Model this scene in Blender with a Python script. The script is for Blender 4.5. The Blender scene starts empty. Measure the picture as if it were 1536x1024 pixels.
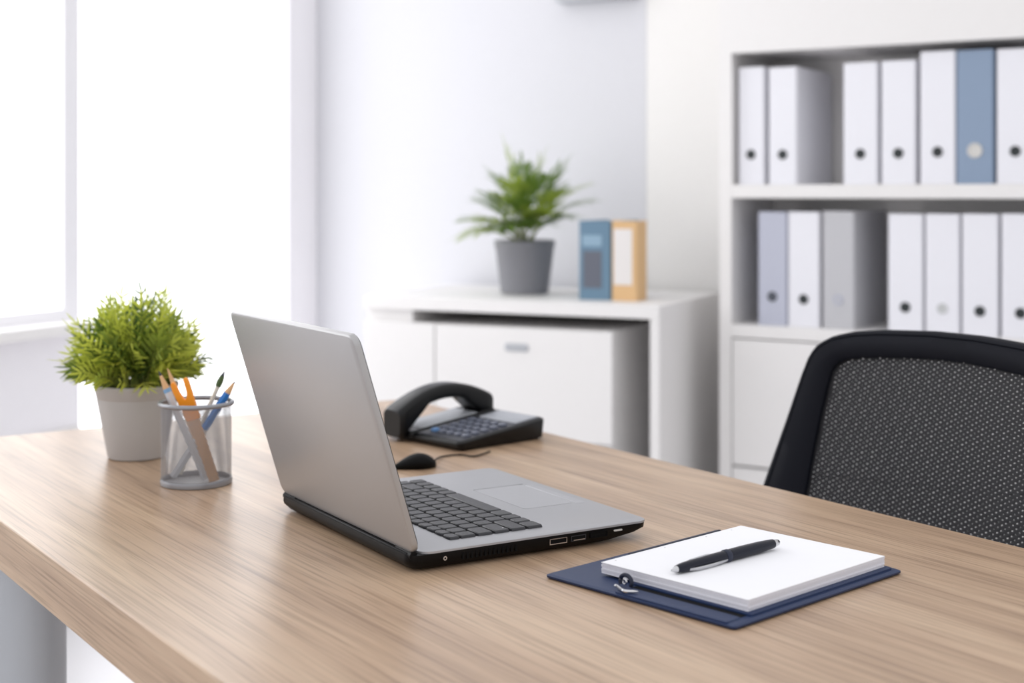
import bpy, bmesh, math, random
from mathutils import Vector, Matrix
from math import sin, cos, tan, pi, radians, sqrt

C = bpy.context.scene.collection
random.seed(7)

# ------------------------------------------------------------------ camera
F = 50.0 / 36.0 * 1536.0          # focal length in image pixels
HY = 288.0                        # image row of the horizon
CAMZ = 1.14                       # camera height; the desk top is 0.40 below
DESK = 0.74

cam = bpy.data.cameras.new('camera')
cam.lens = 50.0
cam.sensor_width = 36.0
cam.shift_y = -(512.0 - HY) / 1536.0
cam.clip_start = 0.05
cam.dof.use_dof = True
cam.dof.focus_distance = 1.59
cam.dof.aperture_fstop = 3.9
cam_o = bpy.data.objects.new('camera', cam)
cam_o.location = (0, 0, CAMZ)
cam_o.rotation_euler = (pi / 2, 0, 0)
C.objects.link(cam_o)
bpy.context.scene.camera = cam_o

# ------------------------------------------------------------------ light
sc = bpy.context.scene
sc.view_settings.view_transform = 'Standard'
sc.view_settings.look = 'None'
sc.view_settings.gamma = 1.0
sc.view_settings.use_curve_mapping = False
sc.view_settings.exposure = 0.10

W = bpy.data.worlds.new('daylight')
W.use_nodes = True
sc.world = W
bg = W.node_tree.nodes['Background']
bg.inputs[0].default_value = (0.985, 0.985, 1.0, 1)
# soft daylight filling the open side of the room: brighter from the windows' side and from above
_n = W.node_tree
_tc = _n.nodes.new('ShaderNodeTexCoord')
_dot = _n.nodes.new('ShaderNodeVectorMath'); _dot.operation = 'DOT_PRODUCT'
_dot.inputs[1].default_value = (-0.62, -0.40, 0.66)
_mr = _n.nodes.new('ShaderNodeMapRange')
_mr.inputs['From Min'].default_value = -0.7; _mr.inputs['From Max'].default_value = 0.9
_mr.inputs['To Min'].default_value = 0.80; _mr.inputs['To Max'].default_value = 1.04
_n.links.new(_tc.outputs['Generated'], _dot.inputs[0])
_n.links.new(_dot.outputs['Value'], _mr.inputs['Value'])
_n.links.new(_mr.outputs['Result'], bg.inputs[1])

RA = radians(-25.0)               # room axes: u along the back wall, v away from the camera
AU = Vector((cos(RA), sin(RA), 0)); BV = Vector((-sin(RA), cos(RA), 0))
WPOWER = 2.2                     # daylight through each window
UWIN = -2.65                      # the window wall
VBACK = 4.12                      # the back wall
def room(u, v, z=0.0):
    return AU * u + BV * v + Vector((0, 0, z))

def area(name, loc, direction, sx, sy, power, col=(1, 1, 1)):
    l = bpy.data.lights.new(name, 'AREA')
    l.shape = 'RECTANGLE'; l.size = sx; l.size_y = sy; l.energy = power; l.color = col
    o = bpy.data.objects.new(name, l); o.location = loc
    o.rotation_euler = Vector(direction).to_track_quat('-Z', 'Y').to_euler()
    C.objects.link(o)
    return o

# ------------------------------------------------------------------ materials
def lin(c):
    r = []
    for x in c:
        x = x / 255.0
        r.append(x / 12.92 if x <= 0.04045 else ((x + 0.055) / 1.055) ** 2.4)
    return (r[0], r[1], r[2], 1.0)

def mat(name, col, rough=0.5, metal=0.0, spec=0.5, noise=0.0, nscale=40.0, bump=0.0, bscale=300.0, coat=0.0):
    m = bpy.data.materials.new(name); m.use_nodes = True
    nt = m.node_tree; p = nt.nodes['Principled BSDF']
    c = lin(col)
    p.inputs['Roughness'].default_value = rough
    p.inputs['Metallic'].default_value = metal
    p.inputs['Specular IOR Level'].default_value = spec
    p.inputs['Coat Weight'].default_value = coat
    tc = nt.nodes.new('ShaderNodeTexCoord')
    nz = nt.nodes.new('ShaderNodeTexNoise'); nz.inputs['Scale'].default_value = nscale
    nz.inputs['Detail'].default_value = 4
    nt.links.new(tc.outputs['Object'], nz.inputs['Vector'])
    mr = nt.nodes.new('ShaderNodeMix'); mr.data_type = 'RGBA'
    k = max(noise, 0.01)
    mr.inputs['A'].default_value = (c[0] * (1 - k), c[1] * (1 - k), c[2] * (1 - k), 1)
    mr.inputs['B'].default_value = (min(1, c[0] * (1 + k)), min(1, c[1] * (1 + k)), min(1, c[2] * (1 + k)), 1)
    nt.links.new(nz.outputs['Fac'], mr.inputs['Factor'])
    nt.links.new(mr.outputs['Result'], p.inputs['Base Color'])
    if bump > 0:
        n2 = nt.nodes.new('ShaderNodeTexNoise'); n2.inputs['Scale'].default_value = bscale
        nt.links.new(tc.outputs['Object'], n2.inputs['Vector'])
        b = nt.nodes.new('ShaderNodeBump'); b.inputs['Strength'].default_value = bump
        b.inputs['Distance'].default_value = 0.001
        nt.links.new(n2.outputs['Fac'], b.inputs['Height'])
        nt.links.new(b.outputs['Normal'], p.inputs['Normal'])
    return m

def wood_mat():
    m = bpy.data.materials.new('oak_laminate'); m.use_nodes = True
    nt = m.node_tree; p = nt.nodes['Principled BSDF']; L = nt.links.new
    tc = nt.nodes.new('ShaderNodeTexCoord')
    def stretched(scale, detail, dist, rough=0.55):
        mp = nt.nodes.new('ShaderNodeMapping'); mp.inputs['Scale'].default_value = scale
        L(tc.outputs['Object'], mp.inputs['Vector'])
        n = nt.nodes.new('ShaderNodeTexNoise'); n.inputs['Scale'].default_value = 1.0
        n.inputs['Detail'].default_value = detail; n.inputs['Roughness'].default_value = rough
        n.inputs['Distortion'].default_value = dist
        L(mp.outputs['Vector'], n.inputs['Vector'])
        return n
    broad = stretched((13, 0.8, 13), 4, 1.6)
    streak = stretched((75, 2.0, 75), 5, 0.8)
    fine = stretched((300, 5.0, 300), 2, 0.3)
    r1 = nt.nodes.new('ShaderNodeValToRGB')
    e = r1.color_ramp.elements
    e[0].position = 0.30; e[0].color = lin((166, 138, 114))
    e[1].position = 0.72; e[1].color = lin((204, 177, 149))
    x = e.new(0.5); x.color = lin((188, 159, 132))
    L(broad.outputs['Fac'], r1.inputs['Fac'])
    r2 = nt.nodes.new('ShaderNodeValToRGB')
    r2.color_ramp.elements[0].position = 0.30; r2.color_ramp.elements[0].color = (0.80, 0.77, 0.75, 1)
    r2.color_ramp.elements[1].position = 0.50; r2.color_ramp.elements[1].color = (1, 1, 1, 1)
    L(streak.outputs['Fac'], r2.inputs['Fac'])
    r3 = nt.nodes.new('ShaderNodeValToRGB')
    r3.color_ramp.elements[0].position = 0.36; r3.color_ramp.elements[0].color = (0.66, 0.63, 0.60, 1)
    r3.color_ramp.elements[1].position = 0.52; r3.color_ramp.elements[1].color = (1, 1, 1, 1)
    L(fine.outputs['Fac'], r3.inputs['Fac'])
    m1 = nt.nodes.new('ShaderNodeMix'); m1.data_type = 'RGBA'; m1.blend_type = 'MULTIPLY'; m1.inputs['Factor'].default_value = 0.8
    m2 = nt.nodes.new('ShaderNodeMix'); m2.data_type = 'RGBA'; m2.blend_type = 'MULTIPLY'; m2.inputs['Factor'].default_value = 0.8
    L(r1.outputs['Color'], m1.inputs['A']); L(r2.outputs['Color'], m1.inputs['B'])
    L(m1.outputs['Result'], m2.inputs['A']); L(r3.outputs['Color'], m2.inputs['B'])
    L(m2.outputs['Result'], p.inputs['Base Color'])
    p.inputs['Roughness'].default_value = 0.33
    p.inputs['Specular IOR Level'].default_value = 0.5
    b = nt.nodes.new('ShaderNodeBump'); b.inputs['Strength'].default_value = 0.12; b.inputs['Distance'].default_value = 0.0006
    L(fine.outputs['Fac'], b.inputs['Height']); L(b.outputs['Normal'], p.inputs['Normal'])
    return m

def emit_mat(name, col, strength):
    m = bpy.data.materials.new(name); m.use_nodes = True
    nt = m.node_tree; p = nt.nodes['Principled BSDF']
    p.inputs['Base Color'].default_value = lin(col)
    p.inputs['Emission Color'].default_value = lin(col)
    p.inputs['Emission Strength'].default_value = strength
    p.inputs['Roughness'].default_value = 0.6
    return m

def leaf_mat(name, col, trans=0.35):
    m = mat(name, col, 0.5, noise=0.22, nscale=35)
    nt = m.node_tree; p = nt.nodes['Principled BSDF']
    t = nt.nodes.new('ShaderNodeBsdfTranslucent')
    c = lin(col); t.inputs[0].default_value = (min(1, c[0] * 1.3), min(1, c[1] * 1.3), c[2] * 0.8, 1)
    mx = nt.nodes.new('ShaderNodeMixShader'); mx.inputs[0].default_value = trans
    nt.links.new(p.outputs[0], mx.inputs[1]); nt.links.new(t.outputs[0], mx.inputs[2])
    nt.links.new(mx.outputs[0], nt.nodes['Material Output'].inputs[0])
    return m

M = {}
M['wood'] = wood_mat()
M['wall_blue'] = mat('pale_blue_grey_paint', (213, 213, 218), 0.85, bump=0.05, bscale=120)
M['wall_white'] = mat('white_paint', (232, 230, 228), 0.8, bump=0.05, bscale=120)
M['wall_pier'] = mat('window_wall_paint', (246, 244, 248), 0.85, bump=0.05, bscale=120)
M['floor'] = mat('pale_floor', (226, 225, 228), 0.35, noise=0.03, nscale=2)
M['white'] = mat('white_laminate', (231, 229, 228), 0.45)
M['white_edge'] = mat('white_edge', (243, 241, 240), 0.45)
M['frame_white'] = mat('window_frame_white', (248, 247, 251), 0.5)
M['pane'] = emit_mat('bright_window_blind', (252, 253, 255), 1.4)
M['leg_grey'] = mat('light_grey_metal', (178, 181, 186), 0.4, metal=0.2)
M['silver'] = mat('silver_plastic', (176, 175, 176), 0.36, metal=0.45, noise=0.02, nscale=900)
M['silver_deck'] = mat('silver_deck', (175, 175, 179), 0.42, metal=0.35, noise=0.02, nscale=900)
M['silver_rim'] = mat('silver_rim', (200, 199, 199), 0.3, metal=0.6)
M['black'] = mat('black_plastic', (9, 8, 9), 0.45, spec=0.18)
M['black_matte'] = mat('black_matte', (7, 7, 8), 0.6, spec=0.15)
M['key'] = mat('charcoal_key', (52, 52, 56), 0.42, bump=0.1, bscale=2500)
M['chrome'] = mat('chrome', (205, 205, 208), 0.18, metal=1.0)
M['groove'] = mat('groove_grey', (120, 120, 124), 0.5)
M['screen'] = mat('dark_screen', (12, 12, 14), 0.12)
M['phone'] = mat('phone_black', (11, 11, 13), 0.34, spec=0.3)
M['phone_face'] = mat('phone_face', (48, 50, 58), 0.36)
M['phone_key'] = mat('phone_key', (92, 97, 112), 0.3)
M['phone_key_blue'] = mat('phone_key_blue', (88, 128, 176), 0.35)
M['phone_panel'] = mat('phone_panel_grey', (168, 171, 178), 0.3)
M['navy'] = mat('navy_leatherette', (22, 44, 84), 0.45, bump=0.25, bscale=1400)
M['navy_dark'] = mat('navy_edge', (20, 28, 52), 0.5)
M['paper'] = mat('white_paper', (246, 246, 250), 0.8)
M['paper_edge'] = mat('paper_edges', (226, 226, 234), 0.85, noise=0.06, nscale=500)
M['pen'] = mat('pen_navy', (11, 15, 33), 0.25, spec=0.3)
M['mesh_silver'] = mat('silver_wire', (150, 151, 156), 0.35, metal=0.6)
M['pot_grey'] = mat('warm_grey_ceramic', (177, 173, 171), 0.5)
M['pot_dark'] = mat('mid_grey_ceramic', (128, 128, 134), 0.55)
M['soil'] = mat('dark_soil', (38, 32, 26), 0.95, noise=0.4, nscale=200)
M['leaf_a'] = leaf_mat('leaf_yellow_green', (186, 194, 92), 0.45)
M['leaf_b'] = leaf_mat('leaf_green', (142, 158, 72), 0.4)
M['leaf_c'] = leaf_mat('leaf_dark_green', (80, 104, 46), 0.3)
M['leaf_d'] = leaf_mat('palm_green', (142, 160, 72), 0.4)
M['leaf_e'] = leaf_mat('palm_dark_green', (94, 120, 52), 0.3)
M['stem'] = mat('stem', (120, 130, 60), 0.6)
M['chair_frame'] = mat('chair_frame_black', (15, 17, 26), 0.65, spec=0.15, bump=0.1, bscale=900)
M['chair_net'] = mat('chair_net_charcoal', (34, 34, 38), 0.55, spec=0.3)
M['chair_seat'] = mat('chair_seat_fabric', (34, 34, 40), 0.9, bump=0.4, bscale=900)
M['binder_white'] = mat('binder_white', (232, 232, 238), 0.55)
M['binder_blue'] = mat('binder_blue', (134, 152, 176), 0.55)
M['binder_bluegrey'] = mat('binder_blue_grey', (184, 187, 202), 0.55)
M['binder_grey'] = mat('binder_light_grey', (190, 190, 194), 0.55)
M['binder_steel'] = mat('binder_steel_blue', (100, 130, 152), 0.6)
M['binder_tan'] = mat('binder_tan', (216, 178, 130), 0.6)
M['binder_label'] = mat('binder_label', (226, 222, 220), 0.7)
M['binder_panel'] = mat('binder_dark_panel', (96, 100, 112), 0.6)
M['binder_pale'] = mat('binder_pale_band', (138, 166, 186), 0.6)
M['ring_dark'] = mat('ring_dark', (40, 46, 48), 0.4)
M['ring_pale'] = mat('ring_pale', (206, 204, 200), 0.4)
M['ring_faint'] = mat('ring_faint', (196, 198, 198), 0.5)
M['orange'] = mat('orange_plastic', (244, 150, 24), 0.35)
M['pencil_wood'] = mat('pencil_wood', (214, 170, 124), 0.6)
M['pencil_blue'] = mat('pencil_blue', (42, 120, 200), 0.35)
M['pencil_grey'] = mat('pencil_grey', (205, 206, 210), 0.4)
M['pencil_white'] = mat('pencil_white', (228, 222, 206), 0.4)
M['green_tip'] = mat('green_tip', (70, 92, 48), 0.5)
M['lead'] = mat('graphite', (45, 48, 58), 0.4)
M['light_blue'] = mat('light_blue_band', (120, 165, 205), 0.4)
M['tan_stick'] = mat('tan_ruler', (214, 168, 126), 0.5)

# ------------------------------------------------------------------ mesh helpers
def link(name, bm, m, parent=None, loc=None, rotz=None, smooth=35, bevel=0.0, seg=2, mods=()):
    bmesh.ops.remove_doubles(bm, verts=bm.verts, dist=1e-6)
    bmesh.ops.recalc_face_normals(bm, faces=bm.faces)
    me = bpy.data.meshes.new(name); bm.to_mesh(me); bm.free()
    for mm in (m if isinstance(m, (list, tuple)) else [m]):
        me.materials.append(mm)
    if smooth:
        for p in me.polygons: p.use_smooth = True
        try: me.set_sharp_from_angle(angle=radians(smooth))
        except Exception: pass
    o = bpy.data.objects.new(name, me); C.objects.link(o)
    if parent: o.parent = parent
    if loc is not None: o.location = loc
    if rotz is not None: o.rotation_euler = (0, 0, rotz)
    if bevel:
        b = o.modifiers.new('bevel', 'BEVEL'); b.width = bevel; b.segments = seg
        b.limit_method = 'ANGLE'; b.angle_limit = radians(40); b.harden_normals = False
    return o

def thing(name, label, cat, loc=(0, 0, 0), rotz=0.0, group=None):
    o = bpy.data.objects.new(name, None); o.empty_display_size = 0.05
    C.objects.link(o); o.location = loc; o.rotation_euler = (0, 0, rotz)
    o['label'] = label; o['category'] = cat
    if group: o['group'] = group
    return o

def struct(o):
    o['kind'] = 'structure'; return o

def NB(): return bmesh.new()

def box(bm, x0, x1, y0, y1, z0, z1, mi=0, mx=None):
    v = [Vector((x, y, z)) for z in (z0, z1) for y in (y0, y1) for x in (x0, x1)]
    if mx: v = [mx @ p for p in v]
    v = [bm.verts.new(p) for p in v]
    for f in ((0, 2, 3, 1), (4, 5, 7, 6), (0, 1, 5, 4), (2, 6, 7, 3), (0, 4, 6, 2), (1, 3, 7, 5)):
        fc = bm.faces.new([v[i] for i in f]); fc.material_index = mi
    return bm

def loft(bm, rings, cap0=True, cap1=True, closed=True, mi=0):
    vs = [[bm.verts.new(p) for p in r] for r in rings]
    n = len(vs[0])
    for a, b in zip(vs[:-1], vs[1:]):
        for i in range(n if closed else n - 1):
            j = (i + 1) % n
            f = bm.faces.new((a[i], a[j], b[j], b[i])); f.material_index = mi
    if cap0: f = bm.faces.new(list(reversed(vs[0]))); f.material_index = mi
    if cap1: f = bm.faces.new(vs[-1]); f.material_index = mi
    return bm

def rrect(x0, x1, y0, y1, z, r, n=5):
    pts = []
    r = min(r, (x1 - x0) / 2 - 1e-5, (y1 - y0) / 2 - 1e-5)
    for cx, cy, a in ((x1 - r, y1 - r, 0), (x0 + r, y1 - r, 90), (x0 + r, y0 + r, 180), (x1 - r, y0 + r, 270)):
        for i in range(n + 1):
            t = radians(a + 90.0 * i / n)
            pts.append(Vector((cx + r * cos(t), cy + r * sin(t), z)))
    return pts

def circ(cx, cy, z, r, n=32):
    return [Vector((cx + r * cos(2 * pi * i / n), cy + r * sin(2 * pi * i / n), z)) for i in range(n)]

def lathe(bm, prof, n=48, cx=0, cy=0, cap0=True, cap1=True, mi=0):
    return loft(bm, [circ(cx, cy, z, max(r, 1e-5), n) for r, z in prof], cap0, cap1, mi=mi)

def torus(bm, R, r, z, n=64, k=10, cx=0, cy=0, flat=1.0, mi=0):
    rings = []
    for i in range(n):
        a = 2 * pi * i / n
        rings.append([bm.verts.new((cx + (R + r * cos(2 * pi * j / k)) * cos(a), cy + (R + r * cos(2 * pi * j / k)) * sin(a), z + r * flat * sin(2 * pi * j / k))) for j in range(k)])
    for i in range(n):
        for j in range(k):
            f = bm.faces.new((rings[i][j], rings[(i + 1) % n][j], rings[(i + 1) % n][(j + 1) % k], rings[i][(j + 1) % k])); f.material_index = mi
    return bm

def frame_at(d):
    d = d.normalized()
    up = Vector((0, 0, 1)) if abs(d.z) < 0.95 else Vector((1, 0, 0))
    x = d.cross(up).normalized(); y = x.cross(d).normalized()
    return x, y

def tube(bm, pts, radii, n=10, caps=True, mi=0, phase=0.0, squash=1.0):
    pts = [Vector(p) for p in pts]
    if not isinstance(radii, (list, tuple)): radii = [radii] * len(pts)
    rings = []
    for i, p in enumerate(pts):
        d = pts[min(i + 1, len(pts) - 1)] - pts[max(i - 1, 0)]
        x, y = frame_at(d)
        r = max(radii[i], 1e-5)
        rings.append([p + x * r * cos(phase + 2 * pi * j / n) + y * r * squash * sin(phase + 2 * pi * j / n) for j in range(n)])
    return loft(bm, rings, caps, caps, mi=mi)

def along(a, b, t): return Vector(a).lerp(Vector(b), t)

def bez(p, n=16):
    p = [Vector(q) for q in p]; out = []
    for i in range(n + 1):
        t = i / n; q = p[:]
        while len(q) > 1: q = [q[k].lerp(q[k + 1], t) for k in range(len(q) - 1)]
        out.append(q[0])
    return out

def smoothline(pts, n=8):
    """Catmull-Rom through the points."""
    P = [Vector(p) for p in pts]; P = [P[0] * 2 - P[1]] + P + [P[-1] * 2 - P[-2]]
    out = []
    for i in range(1, len(P) - 2):
        for k in range(n):
            t = k / n; a, b, c, d = P[i - 1:i + 3]
            out.append(0.5 * ((2 * b) + (c - a) * t + (2 * a - 5 * b + 4 * c - d) * t * t + (3 * b - a - 3 * c + d) * t ** 3))
    out.append(P[-2]); return out

def desk_pt(px, py, z=0.0):
    """World point at height z above the desk for a measured direction."""
    Y = (0.40 - z) * F / (py - HY)
    return Vector(((px - 768) / F * Y, Y, DESK + z))

def plane_pt(px, py, rot, v0):
    """(u, z) on the vertical plane v = v0 of axes turned by rot."""
    rx = (px - 768) / F; rz = (HY - py) / F
    t = v0 / (-rx * sin(rot) + cos(rot))
    return t * (rx * cos(rot) + sin(rot)), CAMZ + t * rz

# ------------------------------------------------------------------ the room
def slab(name, m, u0, u1, v0, v1, z0, z1, rot=RA):
    bm = NB(); box(bm, u0, u1, v0, v1, z0, z1)
    o = link(name, bm, m, rotz=rot, smooth=0)
    return struct(o)

bm = NB(); box(bm, -6, 6, -2, 6.5, -0.1, 0)
struct(link('floor', bm, M['floor'], smooth=0))

RB = radians(-32.0)               # shelf unit and the wall behind it
AB_, BB_ = Vector((cos(RB), sin(RB), 0)), Vector((-sin(RB), cos(RB), 0))
VW1 = 3.90
uc1, _ = plane_pt(970, 288, RB, VW1)
corner = AB_ * uc1 + BB_ * VW1
VBACK = corner.dot(BV)
uc2 = corner.dot(AU)
slab('wall_back', M['wall_blue'], UWIN, uc2 - 0.001, VBACK, VBACK + 0.15, 0, 2.7)
slab('wall_right', M['wall_white'], uc1, uc1 + 3.0, VW1, VW1 + 0.15, 0, 2.7, RB)

# window wall: u = UWIN, openings measured from the back corner towards the camera
def wv(s): return VBACK - s
SILL = 0.80
WTOP = 2.45
LOW = 0.14                        # lower glazing added near the corner: its glow stands in for overexposed haze
A1, B1, B2, B3 = 0.168, 1.165, 2.30, 3.42
bm = NB()
box(bm, UWIN - 0.2, UWIN, wv(4.4), wv(B1), 0, SILL - 0.03)
box(bm, UWIN - 0.2, UWIN, wv(B1), wv(0.0) + 0.15, 0, LOW)
box(bm, UWIN - 0.2, UWIN, wv(4.4), wv(0.0) + 0.15, WTOP, 2.7)
box(bm, UWIN - 0.2, UWIN, wv(A1), wv(0.0) + 0.15, LOW, WTOP)
box(bm, UWIN - 0.2, UWIN, wv(4.4), wv(B3), SILL - 0.03, WTOP)
struct(link('wall_left', bm, M['wall_pier'], rotz=RA, smooth=0))
for k, (a, b, sl) in enumerate(((A1, B1, LOW), (B1, B2, SILL), (B2, B3, SILL)), 1):
    bm = NB(); fw = 0.030
    x0, x1 = UWIN - 0.10, UWIN - 0.02
    box(bm, x0, x1, wv(b), wv(b) + fw, sl, WTOP)
    box(bm, x0, x1, wv(a) - fw * (0.3 if k == 1 else 1), wv(a), sl, WTOP)
    box(bm, x0, x1, wv(b) + fw, wv(a) - fw, sl, sl + 0.03)
    box(bm, x0, x1, wv(b) + fw, wv(a) - fw, WTOP - 0.05, WTOP)
    w = struct(link('window_%d' % k, bm, M['frame_white'], rotz=RA, smooth=0))
    bm = NB(); box(bm, UWIN - 0.05, UWIN - 0.04, wv(b) + fw, wv(a) - fw * (0.3 if k == 1 else 1), sl + 0.03, WTOP - 0.05)
    link('pane', bm, M['pane'], parent=w, smooth=0)
    area('window_daylight', room(UWIN + 0.004, wv((a + b) / 2), (sl + WTOP) / 2), AU, b - a - 0.08, WTOP - sl - 0.1, WPOWER * (WTOP - sl) / 1.65, (1.0, 0.99, 0.98))
bm = NB(); box(bm, UWIN - 0.11, UWIN + 0.06, wv(B3), wv(B1), SILL - 0.03, SILL)
struct(link('trim_1', bm, M['white_edge'], rotz=RA, bevel=0.004))
bm = NB(); box(bm, UWIN, UWIN + 0.012, wv(4.2), wv(B1), 0, 0.52)
struct(link('trim_2', bm, M['wall_white'], rotz=RA, bevel=0.003))

# grey-bottomed cabinet high on the back wall (only its underside edge shows)
u0, z0 = plane_pt(832, 3, RA, VBACK - 0.06); u1, _ = plane_pt(950, 3, RA, VBACK - 0.06)
t = thing('wall_shelf', 'pale grey shelf high on the back wall, only its lower edge in view', 'shelf', room(u0, VBACK, z0), RA)
bm = NB(); box(bm, 0, u1 - u0, -0.06, 0, 0, 0.03); link('board', bm, M['leg_grey'], t, bevel=0.002)
for x in (0.03, u1 - u0 - 0.05):
    bm = NB(); box(bm, x, x + 0.02, -0.05, 0, 0.03, 0.09); link('bracket', bm, M['leg_grey'], t)

# ------------------------------------------------------------------ shelf unit
VF = 3.572
ul, _ = plane_pt(1079, 288, RB, VF); ui, ztop = plane_pt(1097, 80, RB, VF)
_, zmid_t = plane_pt(1097, 277, RB, VF); _, zmid_b = plane_pt(1097, 297, RB, VF)
_, zlow = plane_pt(1095, 486, RB, VF)
ur = plane_pt(1536, 288, RB, VF)[0] + 0.10
DEP = VW1 - VF - 0.004
UNIT = thing('shelving_unit', 'white built-in shelving unit holding rows of office binders', 'shelving unit', AB_ * ul + BB_ * VF, RB)
wd = ur - ul + (ui - ul)
th = ui - ul
ZT = 2.2
def ubox(name, x0, x1, y0, y1, z0, z1, m=M['white'], parent=UNIT, bevel=0.0015):
    bm = NB(); box(bm, x0, x1, y0, y1, z0, z1)
    return link(name, bm, m, parent, bevel=bevel)
ubox('side_panel', 0, th, 0, DEP, 0, ztop, bevel=0)
ubox('side_panel', wd - th, wd, 0, DEP, 0, ztop, bevel=0)
ubox('side_panel', 0, th, 0.02, DEP, ztop, ZT, bevel=0)
ubox('side_panel', wd - th, wd, 0.02, DEP, ztop, ZT, bevel=0)
ubox('back_panel', th, wd - th, DEP - 0.012, DEP, 0, ZT)
ubox('header_panel', 0, wd, 0, 0.02, ztop, ZT, bevel=0)
ubox('shelf', th, wd - th, 0.02, DEP - 0.012, ztop, ztop + 0.025)
ubox('shelf', th, wd - th, 0.0, DEP - 0.012, zmid_b, zmid_t)
ubox('shelf', th, wd - th, 0.0, DEP - 0.012, zlow - 0.035, zlow)
zd = zlow - 0.039
zk = CAMZ - (697 - HY) / F * 3.85
half = (th + wd - th) / 2
for x0, x1 in ((th + 0.003, half - 0.002), (half + 0.002, wd - th - 0.003)):
    for a, b in ((zk + 0.003, zd), (0.07, zk - 0.003)):
        dr = ubox('door', x0, x1, 0.0, 0.019, a, b)
ubox('plinth', th, wd - th, 0.03, 0.05, 0, 0.068)

def binder(label, w, h, m, ring, group, loc, rot, depth=0.28, ringz=0.085, ring_r=0.0115, ringm=None, strip=None, cat='binder'):
    """A lever-arch file: spine towards -y, at x 0..w."""
    t = thing('ring_binder', label, cat, loc, rot, group)
    bm = NB(); c = 0.003
    prof = []
    # U-shaped cover seen from above: spine slightly rounded
    outer = [(0, depth), (0, 0.004), (0.004, 0), (w - 0.004, 0), (w, 0.004), (w, depth)]
    inner = [(c, depth), (c, 0.006), (0.006, c), (w - 0.006, c), (w - c, 0.006), (w - c, depth)]
    loftv = []
    for z in (0, h):
        loftv.append([bm.verts.new((x, y, z)) for x, y in outer] + [bm.verts.new((x, y, z)) for x, y in reversed(inner)])
    n = len(loftv[0])
    for i in range(n):
        bm.faces.new((loftv[0][i], loftv[0][(i + 1) % n], loftv[1][(i + 1) % n], loftv[1][i]))
    bm.faces.new(list(reversed(loftv[0]))); bm.faces.new(loftv[1])
    link('cover', bm, m, t, smooth=30)
    bm = NB(); box(bm, c + 0.002, w - c - 0.002, 0.03, depth - 0.01, 0.006, h - 0.018)
    link('paper_block', bm, M['paper'], t, smooth=0)
    if ring:
        bm = NB()
        torus(bm, ring_r, 0.0028, 0, n=28, k=8)
        bmesh.ops.rotate(bm, verts=bm.verts, cent=(0, 0, 0), matrix=Matrix.Rotation(pi / 2, 3, 'X'))
        bmesh.ops.translate(bm, verts=bm.verts, vec=(w / 2, -0.0008, ringz))
        ro = link('finger_ring', bm, ringm or M['ring_dark'], t)
        bm = NB(); tube(bm, [(w / 2, -0.0012, ringz), (w / 2, 0.001, ringz)], ring_r, n=24)
        link('finger_hole', bm, ring, ro)
    for (x0, x1, za, zb, ml, nm) in (strip or ()):
        bm = NB(); box(bm, x0, x1, -0.0009, 0.0005, za, zb); link(nm, bm, ml, t, smooth=0)
    return t

def shelf_binder(px0, px1, ytop, ydot, zbase, m, ring, label, inset=0.022, ring_r=0.0105, ringm=None):
    v = VF + inset
    u0, zt = plane_pt(px0, ytop, RB, v); u1, _ = plane_pt(px1, ytop, RB, v)
    um, zr = plane_pt((px0 + px1) / 2, ydot, RB, v)
    p = AB_ * u0 + BB_ * v; p.z = zbase + 0.0005
    uu, zt = plane_pt((px0 + px1) / 2, ytop, RB, v)
    g = 'binders on the upper shelf' if zbase > 1.0 else 'binders on the lower shelf'
    return binder(label, u1 - u0, zt - zbase, m, ring, g, p, RB, depth=0.275, ringz=zr - zbase, ring_r=ring_r, ringm=ringm)

WB = M['binder_white']; RD = M['ring_dark']
shelf_binder(1107, 1146, 101, 232, zmid_t, WB, RD, 'white binder at the left end of the upper shelf')
shelf_binder(1153, 1195, 101, 232, zmid_t, WB, RD, 'white binder on the upper shelf with its grey side facing the open gap')
shelf_binder(1265, 1316, 94, 231, zmid_t, WB, RD, 'white binder just right of the open gap on the upper shelf')
shelf_binder(1322, 1373, 91, 230, zmid_t, WB, RD, 'shorter white binder beside the step up to taller ones, upper shelf')
shelf_binder(1380, 1433, 77, 228, zmid_t, WB, RD, 'taller white binder directly left of the blue binder')
shelf_binder(1435, 1490, 75, 226, zmid_t, M['binder_blue'], M['ring_pale'], 'blue binder with a pale finger ring on the upper shelf', ring_r=0.016, ringm=M['ring_pale'])
shelf_binder(1495, 1551, 73, 227, zmid_t, WB, RD, 'tall white binder right of the blue binder, cut off by the picture edge')
shelf_binder(1137, 1180, 318, 445, zlow, M['binder_bluegrey'], M['binder_panel'], 'blue-grey binder at the left end of the lower shelf')
shelf_binder(1182, 1229, 318, 449, zlow, WB, RD, 'white binder between the blue-grey and light grey binders, lower shelf')
shelf_binder(1234, 1281, 317, 450, zlow, M['binder_grey'], M['binder_grey'], 'light grey binder with a barely visible ring on the lower shelf', ringm=M['binder_bluegrey'])
shelf_binder(1332, 1384, 321, 461, zlow, WB, RD, 'white binder just right of the open gap on the lower shelf')
shelf_binder(1388, 1439, 321, 463, zlow, WB, M['ring_faint'], 'white binder with a faint pale ring on the lower shelf', ringm=M['ring_faint'])
shelf_binder(1443, 1497, 321, 467, zlow, WB, RD, 'white dark-ringed binder right of the faint-ringed one, lower shelf')
shelf_binder(1502, 1560, 321, 470, zlow, WB, RD, 'white binder at the right picture edge on the lower shelf')

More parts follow.
